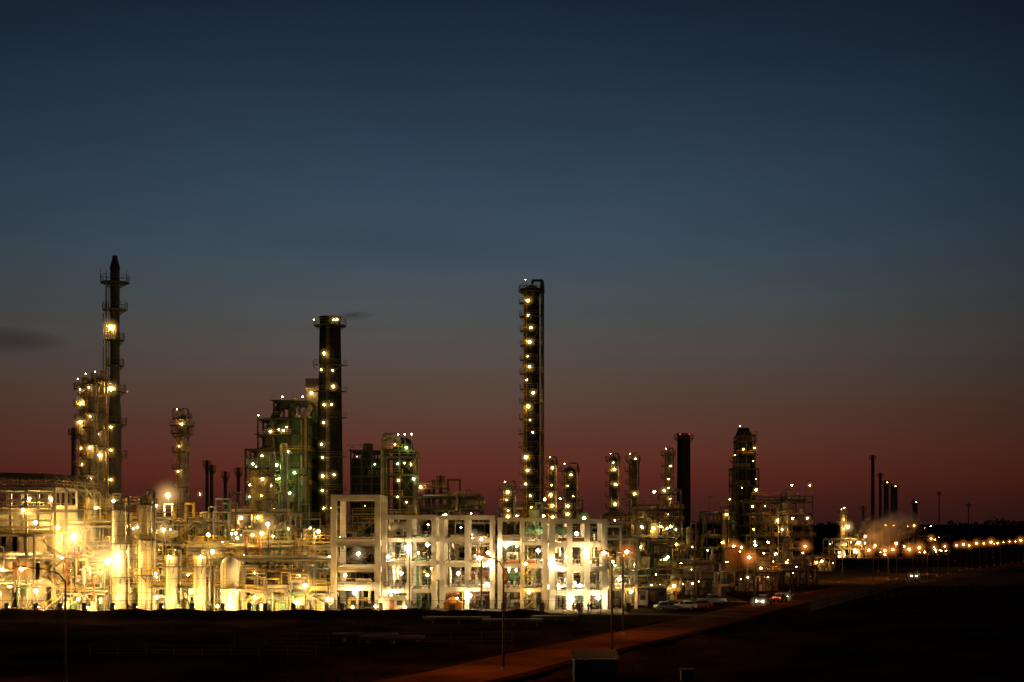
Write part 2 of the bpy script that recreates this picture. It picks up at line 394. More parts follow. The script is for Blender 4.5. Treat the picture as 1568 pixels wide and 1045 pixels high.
for px in (484,514,519): b.lamp((X(px,Y),Y-3.4,Z(493,Y)),'l_yel' if px>500 else 'l_small',sc=.7,post=False)
b.ladder(X(505,Y),Y-3.4,3,Z(500,Y),'steel'); b.done()
b=B('boiler_duct_tower'); Y=338
b.box(X(469,Y),X(487,Y),Y,Y+6,0,Z(597,Y),'stackpaint'); b.box(X(468,Y),X(488,Y),Y-.3,Y+6.3,Z(597,Y),Z(580,Y),'steel')
for i in range(8): b.box(X(468.5,Y),X(487.5,Y),Y-.12,Y,Z(800,Y)+i*4,Z(800,Y)+i*4+.3,'steel')
b.lamp((X(478,Y),Y-1.4,Z(603,Y)),'l_warm'); b.lamp((X(466,Y),Y-1.2,Z(640,Y)),'l_green'); b.done()
Y=330; b=B('cracking_unit')
def fr(px0,px1,pyt,y0,y1,nx,n,sm='stackpaint'):
    zt=Z(pyt,Y); lv=[zt*(i+1)/n for i in range(n)]
    return frame(b,X(px0,Y),X(px1,Y),y0,y1,nx,2,lv,.45,.45,sm,.95,.25)
fr(386,428,690,322,334,2,8); fr(402,470,643,324,338,3,10); fr(424,474,616,326,340,2,11)
b.cyl(X(446,Y),331,8,Z(660,Y),4.6,4.6,'green',28); b.dome(X(446,Y),331,Z(660,Y),4.6,3.4,'green',28); b.cyl(X(446,Y),331,2,8,1.5,4.6,'green',28)
b.cyl(X(412,Y),327,6,Z(700,Y),3.0,3.0,'stackpaint',24); b.dome(X(412,Y),327,Z(700,Y),3.0,2.4,'stackpaint',24)
b.tube([(X(446,Y),331,Z(645,Y)),(X(446,Y),331,Z(622,Y)),(X(432,Y),328,Z(622,Y)),(X(418,Y),326,Z(655,Y)),(X(412,Y),327,Z(690,Y))],.9,'stackpaint',14)
b.tube([(X(470,Y),325,10),(X(470,Y),325,Z(640,Y)),(X(478,Y),327,Z(625,Y))],.7,'steel',12)
for i in range(20):
    px=R.uniform(392,472); top=700-(px-386)*1.0 if px<460 else 620
    b.lamp((X(px,Y),321.5+R.uniform(-.5,.5),Z(R.uniform(max(622,top),785),Y)),R.choice(['l_green','l_green','l_yel','l_yel']),sc=R.uniform(.5,1.05))
for px in (404,440,470): b.lamp((X(px,Y),323,Z(612 if px>420 else 640,Y)),'l_small')
for i in range(18): loops(b,X(390,Y),X(470,Y),321,R.uniform(2,20),R.uniform(25,38))
b.stair(X(388,Y),319,0,30,5,'steel'); b.done()
Y=335; b=B('boiler_house')
b.box(X(538,Y),X(586,Y),Y,Y+12,0,Z(702,Y),'soot')
xs,ys=frame(b,X(538,Y),X(586,Y),Y-1,Y+13.5,3,2,[8,14,20,26,Z(690,Y)],.35,.4,'darksteel',1,.3)
for i in range(14): b.box(X(540,Y),X(584,Y),Y-.2,Y-.003,4+i*2,4.25+i*2,'darksteel')
b.rail([(X(538,Y),Y-1),(X(586,Y),Y-1)],Z(690,Y),'steel')
b.cyl(X(560,Y),Y+5,Z(702,Y),Z(678,Y),1.4,1.2,'darksteel'); 
for px,py in ((548,700),(575,712),(560,775)): b.lamp((X(px,Y),Y-2,Z(py,Y)),'l_green' if px>560 else 'l_small',sc=.5)
b.done()
Y=325; b=B('regenerator_tower')
frame(b,X(592,Y),X(636,Y),Y-4,Y+6,2,2,[6,11,16,21,26,30,Z(690,Y)],.4,.4,'stackpaint',1,.3)
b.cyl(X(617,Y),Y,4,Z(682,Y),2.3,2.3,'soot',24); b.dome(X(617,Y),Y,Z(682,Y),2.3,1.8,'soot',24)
b.tube([(X(589,Y),Y-2,10),(X(589,Y),Y-2,Z(674,Y)),(X(592,Y),Y-2,Z(669,Y)),(X(606,Y),Y-2,Z(669,Y)),(X(611,Y),Y-2,Z(676,Y)),(X(613,Y),Y-1,Z(684,Y))],.75,'steel',12)
for px,py in ((608,683),(625,688),(612,712),(622,711),(632,713),(613,737),(612,762),(636,735),(625,770),(634,780)): b.lamp((X(px,Y),Y-5.6,Z(py,Y)),R.choice(['l_green','l_yel','l_yel']),sc=R.uniform(.5,.9))
for px in (612,622,632): b.seg((X(px,Y),Y-4,Z(690,Y)),(X(px,Y),Y-4,Z(668,Y)),.08,'steel',4); b.lamp((X(px,Y),Y-4.3,Z(667,Y)),'l_small')
b.ladder(X(640,Y),Y-4,3,Z(700,Y),'steel'); b.done()
for px,py in ((664,735),(675,728),(657,748),(317,705),(324,712),(345,722),(365,716)):
    b=B('vent_pipe'); b.cyl(X(px,345),345,0,Z(py,345),.5,.4,'darksteel'); b.ring(X(px,345),345,Z(py+8,345),.4,1.0); b.done()
specs=[('stripper_column',779,320,744,14,'stackpaint',[752,765,780,790]),('vent_column',845,340,706,8,'stackpaint',[718,742,760,775,790]),
('fractionator_column',872,345,716,20,'soot',[728,745,762,776,790]),('fractionator_column',939,400,700,12,'stackpaint',[706,722,745,774,800]),
('fractionator_column',969,405,700,13,'stackpaint',[706,755,790,825]),('stripper_column',1023,410,692,11,'steel',[715,735,750,765,790,812]),
('wash_column',1129,420,702,14,'stackpaint',[]),('stripper_column',1290,600,783,8,'steel',[780,795,812,822]),('absorber_column',404,280,722,22,'steel',[735,760,790]),]
for nm,px,Y,pt,w,m,ly in specs:
    column(nm,px,Y,pt,w,m,18,'l_yel',1,lampy=ly,sc=.95).done()
b=B('chimney_stack'); Y=425; x=X(1047,Y); b.cyl(x,Y,0,Z(667,Y),2.2,1.95,'soot',24); b.cyl(x,Y,Z(667,Y),Z(664,Y),2.2,2.2,'rust',24)
b.ring(x,Y,Z(672,Y),1.95,2.9,0,360,'grating','steel')
for dx in (-1.4,1.4): b.lamp((x+dx,Y-2.4,Z(666,Y)),'l_red',.17,post=False)
b.done()
b=B('coker_tower'); Y=420; x=X(1139,Y)
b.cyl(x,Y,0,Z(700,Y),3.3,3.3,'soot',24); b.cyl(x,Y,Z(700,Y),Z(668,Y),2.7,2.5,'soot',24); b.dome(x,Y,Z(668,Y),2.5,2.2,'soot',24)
frame(b,X(1121,Y),X(1157,Y),Y-5,Y+5,2,2,[8,14,20,26,31],.35,.4,'stackpaint',1,.4)
frame(b,X(1127,Y),X(1153,Y),Y-3.5,Y+3.5,2,1,[26,31,35,39,Z(668,Y)],.3,.35,'stackpaint',1,.4)
for px,py in ((1133,690),(1150,688),(1148,708),(1131,748),(1132,770),(1128,655),(1152,735)): b.lamp((X(px,Y),Y-6.3,Z(py,Y)),'l_yel' if py<700 else 'l_small',sc=.7 if py>660 else .45,post=py>660)
b.tube([(X(1131,Y),Y,Z(668,Y)),(X(1131,Y),Y,Z(657,Y)),(X(1146,Y),Y,Z(657,Y)),(X(1146,Y),Y,Z(668,Y))],.35,'stackpaint',8); b.done()
for nm,px,py,Y,w in (('thin_chimney',1336.5,697,700,5.5),('thin_chimney',1348,724,705,4.5),('thin_chimney',1357,736,690,8),('steam_column',1369,742,690,11),('steam_column',1401,766,700,8),('lattice_mast',1438,752,800,1.6),('lattice_mast',1483,770,760,1.3),('thin_chimney',1322,775,650,4)):
    b=B(nm); r=w/2/F*Y; x=X(px,Y); b.cyl(x,Y,0,Z(py,Y),r*1.15,r*.9,'darksteel'); b.ring(x,Y,Z(py+5,Y),r*.9,r*.9+1.0,0,360,'grating','darksteel')
    if w>7.5: b.lamp((x,Y-r-1,Z(py+3,Y)),'l_small',.2); b.lamp((x-1,Y-r-1,Z(805,Y)),'l_orange',.25,glow=.8)
    b.done()

# ---------------------------------------------------------------- steel building far left
b=B('steel_framed_building'); Y=238; x0=X(-90,Y); x1=X(84,Y); zt=Z(727,Y)
xs,ys=frame(b,x0,x1,Y,Y+24,4,4,[4.6,8.8,13,17.2,zt-2.2],.4,.45,'steel',.9,.25)
for y in ys:
    b.seg((x0,y,zt+.3),(x1,y,zt-.2),.22,'steel',4); b.seg((x1,y,zt-.2),(x1+3.2,y,zt-4),.18,'steel',4)
    n=12
    for i in range(n):
        xa=x0+(x1-x0)*i/n; xb=x0+(x1-x0)*(i+1)/n; b.seg((xa,y,zt-2.2),(xb,y,zt),.08,'steel',4); b.seg((xb,y,zt-2.2),(xb,y,zt),.08,'steel',4)
for i in range(12): 
    y=Y+24*i/11; b.seg((x0,y,zt+.35),(x1,y,zt-.1),.12,'darksteel',4)
b.add([(x0,Y-.5,zt+.55),(x1,Y-.5,zt+.15),(x1,Y+25,zt+.15),(x0,Y+25,zt+.55)],[(0,1,2,3)],'steel')
for i in range(7): z=14+i*1.15; b.box(x0,x1-.5,Y-.35,Y-.28,z,z+.35,'galv')
b.box(x0,x1,Y+12.3,Y+12.5,0,18,'cladding')
for (z0,z1) in ((10,13),(5.2,8.2),(.5,4)):
    for i in range(10):
        if R.random()<.5: xa=x0+(x1-x0)*i/10; b.box(xa+.3,xa+3,Y+.6,Y+.7,z0,z1,'cladding')
for z in (4.7,8.9,13.1): pipes_x(b,x0,x1+2,Y+1,Y+12,z,7)
for i in range(16): loops(b,x0,x1,Y-.8,0,14)
for i in range(5): 
    hdrum(b,R.uniform(x0+3,x1-3),Y+R.uniform(3,9),R.choice([2,6.6,11]),1.1,4,'insul')
for px,pz,dy,k in ((12,11,3,'l_flood'),(50,7,4,'l_flood'),(5,4,3,'l_flood'),(70,14,6,'l_flood'),(30,15,8,'l_flood'),(-30,8,3,'l_flood'),(60,3,2,'l_flood'),(20,19,8,'l_flood'),(40,17,-1.5,'l_warm'),(8,7,-1.5,'l_warm'),(35,11,5,'l_flood'),(25,3,5,'l_flood'),(80,9,5,'l_flood'),(60,19,6,'l_flood')): b.lamp((X(px,Y),Y+dy,pz),k,sc=.95,glow=.5)
b.stair(X(70,Y),Y-2.2,0,12,4); b.done()

# ---------------------------------------------------------------- process units
W_=('l_warm','l_flood','l_yel','l_warm')
unit(88,172,246,260,17.5,W_,10,1.2)
unit(176,250,252,266,17,W_,10,1.2)
unit(238,335,264,280,20,W_,11,1.1)
unit(290,400,247,258,12,W_,10,1.2)
unit(335,442,278,296,21,('l_warm','l_yel','l_flood'),10,1.0)
unit(400,508,249,262,13,W_,10,1.2)
unit(436,545,292,306,17,('l_yel','l_warm'),7,.9)
for p0,p1,zz in ((95,160,6),(235,300,5.5),(370,440,6.5),(445,500,5)): unit(p0,p1,236.5,239.5,zz,('l_warm','l_yel'),2,1.1,'equipment_skid',bay=4)
unit(540,640,300,312,17,('l_yel','l_green'),6,.9)
unit(588,752,268,284,13.5,('l_warm','l_green','l_warm'),9,1.0)
unit(752,975,276,292,15,('l_warm','l_green','l_yel'),11,.9)
unit(640,735,335,350,23,('l_yel','l_warm'),6,.9,sm='stackpaint')
unit(765,892,350,366,20,('l_yel','l_warm'),7,.9,sm='stackpaint')
unit(975,1042,330,350,21,('l_yel','l_warm'),12,.9,sm='stackpaint',sc=.9)
unit(930,985,380,398,22,('l_yel',),5,.8,sm='stackpaint')
unit(1082,1126,395,410,21,('l_yel','l_small'),3,.8,sm='darksteel')
unit(1150,1244,395,418,24,('l_warm','l_yel','l_warm'),16,.8,sm='stackpaint',sc=.95)
unit(1130,1230,350,362,9,('l_yel','l_small'),7,.8,sm='stackpaint')
for p0,p1,Yq,zz,ll in ((980,1035,272,8,('l_yel','l_green')),(1040,1088,290,9,('l_yel','l_small')),(1085,1118,300,6,('l_small',)),(1130,1190,305,7.5,('l_small','l_yel')),(1000,1070,315,12,('l_yel','l_green')),(1195,1235,340,5,('l_small',)),(1240,1278,430,8,('l_yel','l_small'))):
    unit(p0,p1,Yq,Yq+5,zz,ll,5,1.0,'equipment_skid','rust' if R.random()<.5 else 'stackpaint',bay=4,sc=.9)
unit(1278,1326,590,612,12,('l_warm','l_flood'),12,.5,sc=1.0)
unit(1330,1440,700,720,12,('l_warm','l_orange','l_small'),9,.3,sm='darksteel',sc=1.0)
unit(1420,1455,640,655,8,('l_warm','l_small'),6,.4,sm='darksteel',sc=1.0)
b=B('pipe_rack'); frame(b,X(90,242),X(508,242),241.5,246,9,1,[4.2,6.4,8.6],.35,.4,'steel',1,.1)
for z in (4.2,6.4,8.6): pipes_x(b,X(90,242),X(508,242),241.8,245.8,z+.05,6)
for i in range(30): loops(b,X(95,242),X(500,242),240.6,0,10)
for i in range(8): b.lamp((X(110+50*i,242)+R.uniform(-2,2),240.5,R.choice([3.3,5.6,7.6])),'l_warm',sc=.8,glow=i%2)
b.done()
for p0,p1,Yq,lv in ((1100,1250,330,[3.5]),(985,1110,283,[3.6])):
    b=B('pipe_rack'); frame(b,X(p0,Yq),X(p1,Yq),Yq,Yq+4,6,1,lv,.3,.35,'darksteel',0,.1,False); pipes_x(b,X(p0,Yq),X(p1,Yq),Yq+.2,Yq+3.8,lv[0]+.05,6)
    for i in range(9): loops(b,X(p0,Yq),X(p1,Yq),Yq-.6,0,lv[0]+2)
    b.done()
for px,pt,w,Y in ((182,768,20,238),(221,758,17,238),(263,850,17,236),(306,850,19,236),(229,760,6,237)):
    b=B('vertical_drum'); vvessel(b,X(px,Y),Y,.1,Z(pt,Y),w/2/F*Y,'white',1 if pt>800 else 3,'l_warm' if pt>800 else None); b.done()
b=B('storage_tank'); Y=236; x=X(352,Y); r=13/F*Y*1.1
b.cyl(x,Y,.1,Z(868,Y),r,r,'white',24); b.dome(x,Y,Z(868,Y),r,1.7,'white',24); b.ring(x,Y,Z(900,Y),r,r+.9,150,390); b.ladder(x-.5,Y-r-.2,.3,Z(862,Y)); b.lamp((x+r,Y-r-1,3.5),'l_warm',.15,glow=0)
for dx in (-1,1): b.seg((x+dx*(r+.8),Y-1,0),(x+dx*(r+.8),Y-1,8),.12,'steel',4)
b.done()
for px,py,Y,k,sc,gl in ((113,823,236,'l_flood',1.6,1.3),(165,860,234,'l_flood',1.6,1.3),(325,845,238,'l_warm',1.2,1.3),(410,803,243,'l_flood',.9,.8),(467,897,233,'l_flood',.9,1.0),(737,826,232,'l_flood',.5,.8),(250,812,240,'l_flood',.8,.7),(55,905,233,'l_flood',.9,.9)):
    b=B('floodlight_mast'); x=X(px,Y); z=Z(py,Y); b.cyl(x,Y+.5,0,z+.8,.16,.1,'pole',8); b.lamp((x,Y,z),k,sc=sc,glow=gl); b.box(x-.8,x+.8,Y+.35,Y+.65,z+.5,z+.62,'pole'); b.done()
b=B('work_light')
for px,py in ((333,929),(350,931),(240,915),(502,918),(540,930),(575,929),(390,915),(120,918),(620,938)):
    Y=231.5+R.uniform(-.5,.5); b.seg((X(px,Y),Y+.4,0.1),(X(px,Y),Y+.4,max(1.2,Z(py,Y))),.06,'pole',4); b.lamp((X(px,Y),Y,max(1,Z(py,Y))),'l_flood',.2,glow=.6)
b.done()
b=B('added_fill_light')   # added fill lamps, hidden low at the yard edge, brightening the fronts
for px in list(range(15,500,40))+list(range(520,960,62)):
    Y=232.2+R.uniform(-.6,.3); xx=X(px+R.uniform(-8,8),Y); k='l_flood' if px<500 else 'l_white'
    b.box(xx-.35,xx+.35,Y-.65,Y-.4,.12,1.7,'darksteel'); b.lamp((xx,Y,1.0),k,sc=.8 if px<500 else R.uniform(.4,.8),post=False,glow=0)
b.done()

# ---------------------------------------------------------------- white concrete frames
def cframe(px0,px1,Y0,Y1,n,ny,lv,cw,lamps,pipes=True):
    b=B('concrete_frame_structure'); x0=X(px0,Y0)+cw/2; x1=X(px1,Y0)-cw/2
    xs,ys=frame(b,x0,x1,Y0,Y1,n,ny,lv,cw,cw*.9,'concrete',0,0)
    for z in lv[:-1]:
        for i in range(n):
            if R.random()<.12: b.box(xs[i]+cw/2,xs[i+1]-cw/2,ys[0]+cw,ys[-1]-cw,z-.4,z-.1,'concrete')
        if pipes and R.random()<.6: pipes_x(b,x0+1,x1-1,Y0+1.5,Y1-1,z+.02,4)
        if R.random()<.7: b.rail([(x0,Y0-cw/2-.05),(x1,Y0-cw/2-.05)],z,'steel')
    for x in xs:
        for dx in (-.25,0,.25): b.seg((x+dx,Y0,lv[-1]),(x+dx,Y0,lv[-1]+R.uniform(.3,.8)),.035,'rust',4)
    for i in range(n):
        if R.random()<.5: hdrum(b,(xs[i]+xs[i+1])/2,Y0+4,R.choice([0]+lv[:-1])+1.9,.8,min(2.0,xs[1]-xs[0]-1.5),R.choice(['green','insul','rust']))
        for q in range(3): loops(b,xs[i]+.8,xs[i+1]-.8,Y0+R.uniform(1.5,7),.1,lv[-2])
        if R.random()<.5: b.seg((xs[i]+cw*.5,Y0+1,0),(xs[i+1]-cw*.5,Y0+1,lv[0]+2),.1,'darksteel',4)
        if R.random()<.5: b.seg((xs[i]+cw*.5,Y0+.2,lv[1]),(xs[i+1]-cw*.5,Y0+.2,lv[2]-cw),.09,'rust',4)
    for px,z,dy,k in lamps: b.lamp((X(px,Y0),Y0+dy,z),k,glow=.7 if dy<0 or R.random()<.4 else 0)
    for t in range(5):
        i=R.randint(0,n-1); zb=R.choice([0]+lv[:-2]); m=R.choice(['galv','yellow','darksteel'])
        for dx in (.7,xs[1]-xs[0]-.7): b.seg((xs[i]+dx,Y0-1,0),(xs[i]+dx,Y0-1,zb+5),.06,m,4)
        for k in range(int(zb+5)//2): b.seg((xs[i]+.7,Y0-1,2*k+1),(xs[i+1]-.7,Y0-1,2*k+1),.05,m,4); b.box(xs[i]+.7,xs[i+1]-.7,Y0-1.5,Y0-.9,2*k,2*k+.05,'wood')
    b.done()
cframe(507,583,240,253,1,1,[4.3,7.4,11.9,19.7],1.0,[(545,3,-1.5,'l_white'),(545,9.5,4,'l_white'),(530,6,-1.2,'l_warm')])
cframe(585,668,241,255,2,1,[3.6,8.3,12.3,16.2],.8,[(592,9,3,'l_white'),(610,6,6,'l_white'),(655,6,-1.3,'l_warm'),(600,2.4,-1.5,'l_white'),(650,11,8,'l_white'),(625,10.5,-2.2,'l_white')])
cframe(673,757,243,257,2,1,[3.8,8,12.2,16.2],.8,[(700,6,5,'l_white'),(745,4,6,'l_white'),(720,2.4,-1.5,'l_white'),(722,12.5,5,'l_white'),(748,8,-1.5,'l_white')])
cframe(762,838,242,256,2,1,[3.6,7.8,11.7,15.8],.75,[(780,7,5,'l_white'),(810,3,-1.5,'l_warm'),(825,10,5,'l_white'),(775,11,-2.0,'l_white')])
cframe(841,930,240,253,3,1,[3.4,7.5,11.6,15.6],.95,[(855,4,4,'l_white'),(870,9,4,'l_white'),(890,4,4,'l_white'),(858,13,5,'l_white'),(885,13,5,'l_white'),(875,1.8,-2,'l_white'),(905,8,6,'l_white'),(915,2.2,-2,'l_white'),(848,8,-2.2,'l_white'),(895,10,-2.4,'l_white')])
cframe(932,976,244,256,2,1,[3.6,6.6,9.6],.5,[(950,5,3,'l_white'),(965,3,-1.5,'l_warm'),(940,8,4,'l_warm')])
b=B('scaffold_tower'); Y=238
for dx in (0,2.2):
    for dy in (0,2): b.seg((X(800,Y)+dx,Y+dy,0),(X(800,Y)+dx,Y+dy,17.5),.07,'yellow',4)
for i in range(9):
    z=i*1.95
    for dy in (0,2): b.seg((X(800,Y),Y+dy,z),(X(800,Y)+2.2,Y+dy,z),.05,'yellow',4); b.seg((X(800,Y),Y+dy,z),(X(800,Y)+2.2,Y+dy,z+1.95),.05,'yellow',4)
    b.box(X(800,Y),X(800,Y)+2.2,Y,Y+2,z,z+.05,'wood')
b.lamp((X(805,Y),Y-1,8),'l_warm',glow=0); b.done()

# ---------------------------------------------------------------- low things in front / right
b=B('orange_tank'); Y=330; x=X(1125,Y); b.cyl(x,Y,.1,Z(842,Y),2.4,2.4,'tankorange',24); b.dome(x,Y,Z(842,Y),2.4,.6,'tankorange',24); b.ladder(x+1,Y-2.5,0,Z(842,Y)); b.lamp((X(1130,Y),Y-5,Z(838,Y)),'l_orange',glow=.6); b.seg((X(1130,Y),Y-4.6,0),(X(1130,Y),Y-4.6,Z(838,Y)),.1,'pole'); b.done()
b=B('site_tent'); Y=231; x=X(693,Y)
b.box(x-1.5,x+1.5,Y,Y+2.5,0,1.7,'tent'); b.add([(x-1.7,Y-.2,1.7),(x+1.7,Y-.2,1.7),(x+1.7,Y+2.7,1.7),(x-1.7,Y+2.7,1.7),(x-.0,Y-.2,2.7),(x-.0,Y+2.7,2.7)],[(0,1,4),(2,3,5),(1,2,5,4),(3,0,4,5)],'tent'); b.box(x-.5,x+.5,Y-.04,Y-.003,.1,1.5,'darksteel'); b.lamp((x+.8,Y-1.2,2.6),'l_warm',.12,glow=0); b.done()
for px,w,hh,Y,cm in ((600,4.5,2.6,233.5,'steel'),(1000,5,2.7,262,'darksteel'),(975,4,2.6,250,'steel')):
    b=B('site_cabin'); x=X(px,Y); b.box(x-w/2,x+w/2,Y,Y+2.4,.25,hh,cm); b.box(x-w/2-.1,x+w/2+.1,Y-.1,Y+2.5,hh,hh+.12,'steel')
    for i in range(int(w*3)): b.box(x-w/2+.1+i*.33,x-w/2+.2+i*.33,Y-.04,Y-.002,.3,hh-.05,cm)
    b.box(x-.4,x+.4,Y-.07,Y-.045,.3,2.2,'rust'); b.box(x+w/2-1.4,x+w/2-.5,Y-.07,Y-.045,1.2,2.0,'glass')
    for dx in (-w/2+.3,w/2-.5): b.box(x+dx,x+dx+.2,Y+.2,Y+2.2,0,.25,'concrete')
    b.done()
def fence(x0,y0,x1,y1,h=2.0,m='pole',name='chain_link_fence',sp=3):
    b=B(name); L=math.hypot(x1-x0,y1-y0); n=int(L/sp)
    for i in range(n+1):
        u=i/n; x=x0+(x1-x0)*u; y=y0+(y1-y0)*u; b.seg((x,y,-.3),(x,y,h+R.uniform(-.15,.15)),.06,m,4)
    for k in (.15,.5,1): b.seg((x0,y0,h*k),(x1,y1,h*k),.035,m,4)
    if h>1.5:
        for i in range(int(L/.5)):
            u=i/int(L/.5); v=min(1,u+h/L); x=x0+(x1-x0)*u; y=y0+(y1-y0)*u; xx=x0+(x1-x0)*v; yy=y0+(y1-y0)*v
            b.seg((x,y,0),(xx,yy,h),.012,m,3); b.seg((x,y,h),(xx,yy,0),.012,m,3)
    b.done()
fence(-100,223,14,222.5,2.6); fence(50,236,92,330); fence(92,330,160,440); fence(-34,172,0,176,1.3,'wood','timber_fence',3.5); fence(70,270,130,350,1.2,'wood','timber_fence',4); fence(-48,160,-22,158,1.1,'wood','timber_fence',3)
b=B('pipe_stack_on_sleepers')
for (px,Y,L) in ((785,207,9),(700,212,10),(560,180,8),(600,176,8),(850,214,7)):
    x=X(px,Y)
    for k in range(4): b.seg((x-L/2+R.uniform(-.4,.4),Y+k*.55,.52),(x+L/2,Y+k*.55,.52),.24,'stackpaint',10)
    for k in range(3): b.box(x-L/2+1+k*(L-2)/2,x-L/2+1.25+k*(L-2)/2,Y-.4,Y+2.2,-.3,.27,'wood')
b.done()
b=B('grass_tufts')
for i in range(9000):
    Y=130+85*R.random()**.8; x=R.uniform(X(-20,Y),X(1600,Y))
    if min(abs(c.x-x)+abs(c.y-Y) for c in C[::3])<9 or math.sin(x*.23)+math.sin(Y*.31+x*.1)<.1: continue
    h=R.uniform(.0,.14); a=R.uniform(0,3.14); c,d=math.cos(a)*.08,math.sin(a)*.08; lx=R.uniform(-.2,.2)
    b.add([(x-c,Y-d,-.3),(x+c,Y+d,-.3),(x+lx,Y,h)],[(0,1,2)],'leaf')
b.done()
b=B('corrugated_shed'); x0,x1=X(878,136),X(943,136); Y=134
b.box(x0,x1,Y,Y+4,-.3,1.95,'darksteel')
b.add([(x0-.2,Y-.3,2.0),(x1+.2,Y-.3,2.1),(x1+.2,Y+4.3,2.5),(x0-.2,Y+4.3,2.4)],[(0,1,2,3)],'soot')
for i in range(20): xx=x0-.15+(x1-x0+.3)*i/19; b.seg((xx,Y-.3,2.05),(xx,Y+4.3,2.47),.05,'soot',4); b.box(xx,xx+.08,Y-.05,Y-.003,0,1.9,'darksteel')
b.box(x0+1,x0+1.9,Y-.08,Y-.055,0,1.8,'wood'); b.done()
b=B('utility_box'); x=X(1052,133.5); b.box(x-.6,x+.6,133,133.8,0,1.0,'rust'); b.box(x-.7,x+.7,132.9,133.9,1.0,1.1,'soot'); b.box(x-.5,x+.5,132.96,132.997,.1,.9,'stackpaint'); b.done()

def slamp(x,Y,h,dx,k='l_orange',sc=1.0,dy=0.0,glow=1.0):
    b=B('street_lamp'); b.cyl(x,Y,-.1,.5,.22,.2,'concrete',10); b.cyl(x,Y,.5,h-1.2,.13,.08,'pole',8)
    P=[(x,Y,h-1.2),(x+dx*.15,Y+dy*.15,h-.5),(x+dx*.5,Y+dy*.5,h-.05),(x+dx,Y+dy,h+.1)]
    for p,q in zip(P[:-1],P[1:]): b.seg(p,q,.07,'pole',6)
    e=P[-1]; b.box(e[0]-.4,e[0]+.4,e[1]-.18,e[1]+.18,e[2]-.02,e[2]+.16,'pole')
    b.lamp((e[0],e[1],e[2]-LR[k]*sc*.6-.04),k,post=False,sc=sc,glow=glow); b.done()
slamp(X(100,128),128,10.8,-4.0,'l_sodium',.8,glow=.8)
slamp(X(771,141),141,11.5,-2.4,'l_sodium',1.05,glow=.6)
slamp(X(937,160),160,11.6,-.9,'l_sodium',.95,glow=.6)
slamp(X(954,186),186,11.2,.5,'l_sodium',1.05,glow=.8)
slamp(X(627,236),236,11,-.7,'l_warm',.4,glow=.5)
for px,py,h in ((1130,838,9),(1156,852,9),(1239,836,9),(1337,844,8),(1361,842,8),(1373,841,8),(1398,842,8),(1413,838,8),(1436,839,8),(1452,837,8),(1470,835,8),(1480,834,8),(1489,833.5,8),(1500,833,8),(1511,832,8),(1522,831,8),(1532,830.5,8),(1541,830,8),(1550,829.5,8),(1559,829,8),(1567,828.5,8)):
    Y=(H-h)*F/(py-800); slamp(X(px,Y),Y,h+R.uniform(-.35,.35),-1.0,sc=1.15 if px<1380 else R.uniform(.45,1.3),glow=.85 if px<1450 else .75)
for px,py in ((1462,836),(1430,845),(1405,846),(1345,846),(1290,850),(1520,833),(1180,860),(1215,868)):
    Y=(H-6)*F/(py-800); slamp(X(px,Y),Y,6,.6,'l_small',.8)
for px,Y in ((1290,352),(1360,372),(1210,300),(1420,400),(1172,262)): slamp(X(px,Y),Y,6.5,-.8,'l_sodium',.75,glow=.5)

def vehicle(name,x,Y,ang,body,kind='car',lights=True):
    b=B(name,Matrix.Translation((x,Y,.12))@Matrix.Rotation(math.radians(ang),4,'Z'))
    L=4.4 if kind=='car' else 5.2; hw=.88
    def ext(P,w,m,w2=None):
        n=len(P); v=[(p[0],-(w if w2 is None or p[1]<1.2 else w2),p[1]) for p in P]+[(p[0],(w if w2 is None or p[1]<1.2 else w2),p[1]) for p in P]
        f=[tuple(range(n)),tuple(reversed(range(n,2*n)))]+[(i,i+n,(i+1)%n+n,(i+1)%n) for i in range(n)]
        b.add(v,f,m)
    a=L/2
    if kind=='car':
        ext([(-a,.4),(-a,.75),(-a+.1,.9),(-1.6,.95),(1.0,.95),(a-.2,.78),(a,.6),(a,.35)],hw,body)
        ext([(-1.75,.953),(-1.2,1.38),(.2,1.40),(1.0,.953)],hw-.06,'glass',hw-.2)
        ext([(-1.2,1.383),(-1.15,1.45),(.1,1.47),(.25,1.403)],hw-.2,body)
    else:
        ext([(-a,.5),(-a,1.05),(1.3,1.1),(a-.1,1.0),(a,.75),(a,.4)],hw,body)
        ext([(-.7,1.103),(-.55,1.68),(.6,1.7),(1.25,1.103)],hw-.05,'glass',hw-.15)
        ext([(-.55,1.683),(-.5,1.78),(.5,1.8),(.65,1.703)],hw-.14,body)
    for wx in (-a+.85,a-.85):
        for wy in (-hw,hw-.2):
            b.seg((wx,wy-.02,.33),(wx,wy+.24,.33),.34,'tyre',14); b.seg((wx,wy-.03,.33),(wx,wy+.25,.33),.18,'galv',10)
    b.box(-.05,.03,-hw-.012,hw+.012,1.0,1.35,body); b.box(a-.05,a+.06,-hw*.9,hw*.9,.38,.52,'tyre'); b.box(-a-.06,-a+.05,-hw*.9,hw*.9,.4,.55,'tyre')
    b.box(.8,1.0,-hw-.18,-hw,1.0,1.15,body); b.box(.8,1.0,hw,hw+.18,1.0,1.15,body)
    for wy in (-hw+.2,hw-.2):
        if lights: b.lamp((a+.12,wy,.72),'l_head',post=False)
        else: b.box(a-.02,a+.03,wy-.15,wy+.15,.6,.75,'galv')
        b.box(-a-.03,-a+.02,wy-.12,wy+.12,.65,.85,'l_red' if lights else 'carred')
    b.done()
vehicle('pickup_truck',45.5,254,-118,'carwhite','pickup'); vehicle('parked_car',X(1048,240),240,170,'carwhite','car',False)
vehicle('parked_car',X(1072,243),243,175,'carred','car',False); vehicle('parked_car',X(1022,238),238,10,'carsilver','car',False); vehicle('pickup_truck',X(1090,256),256,20,'carsilver','pickup',False)
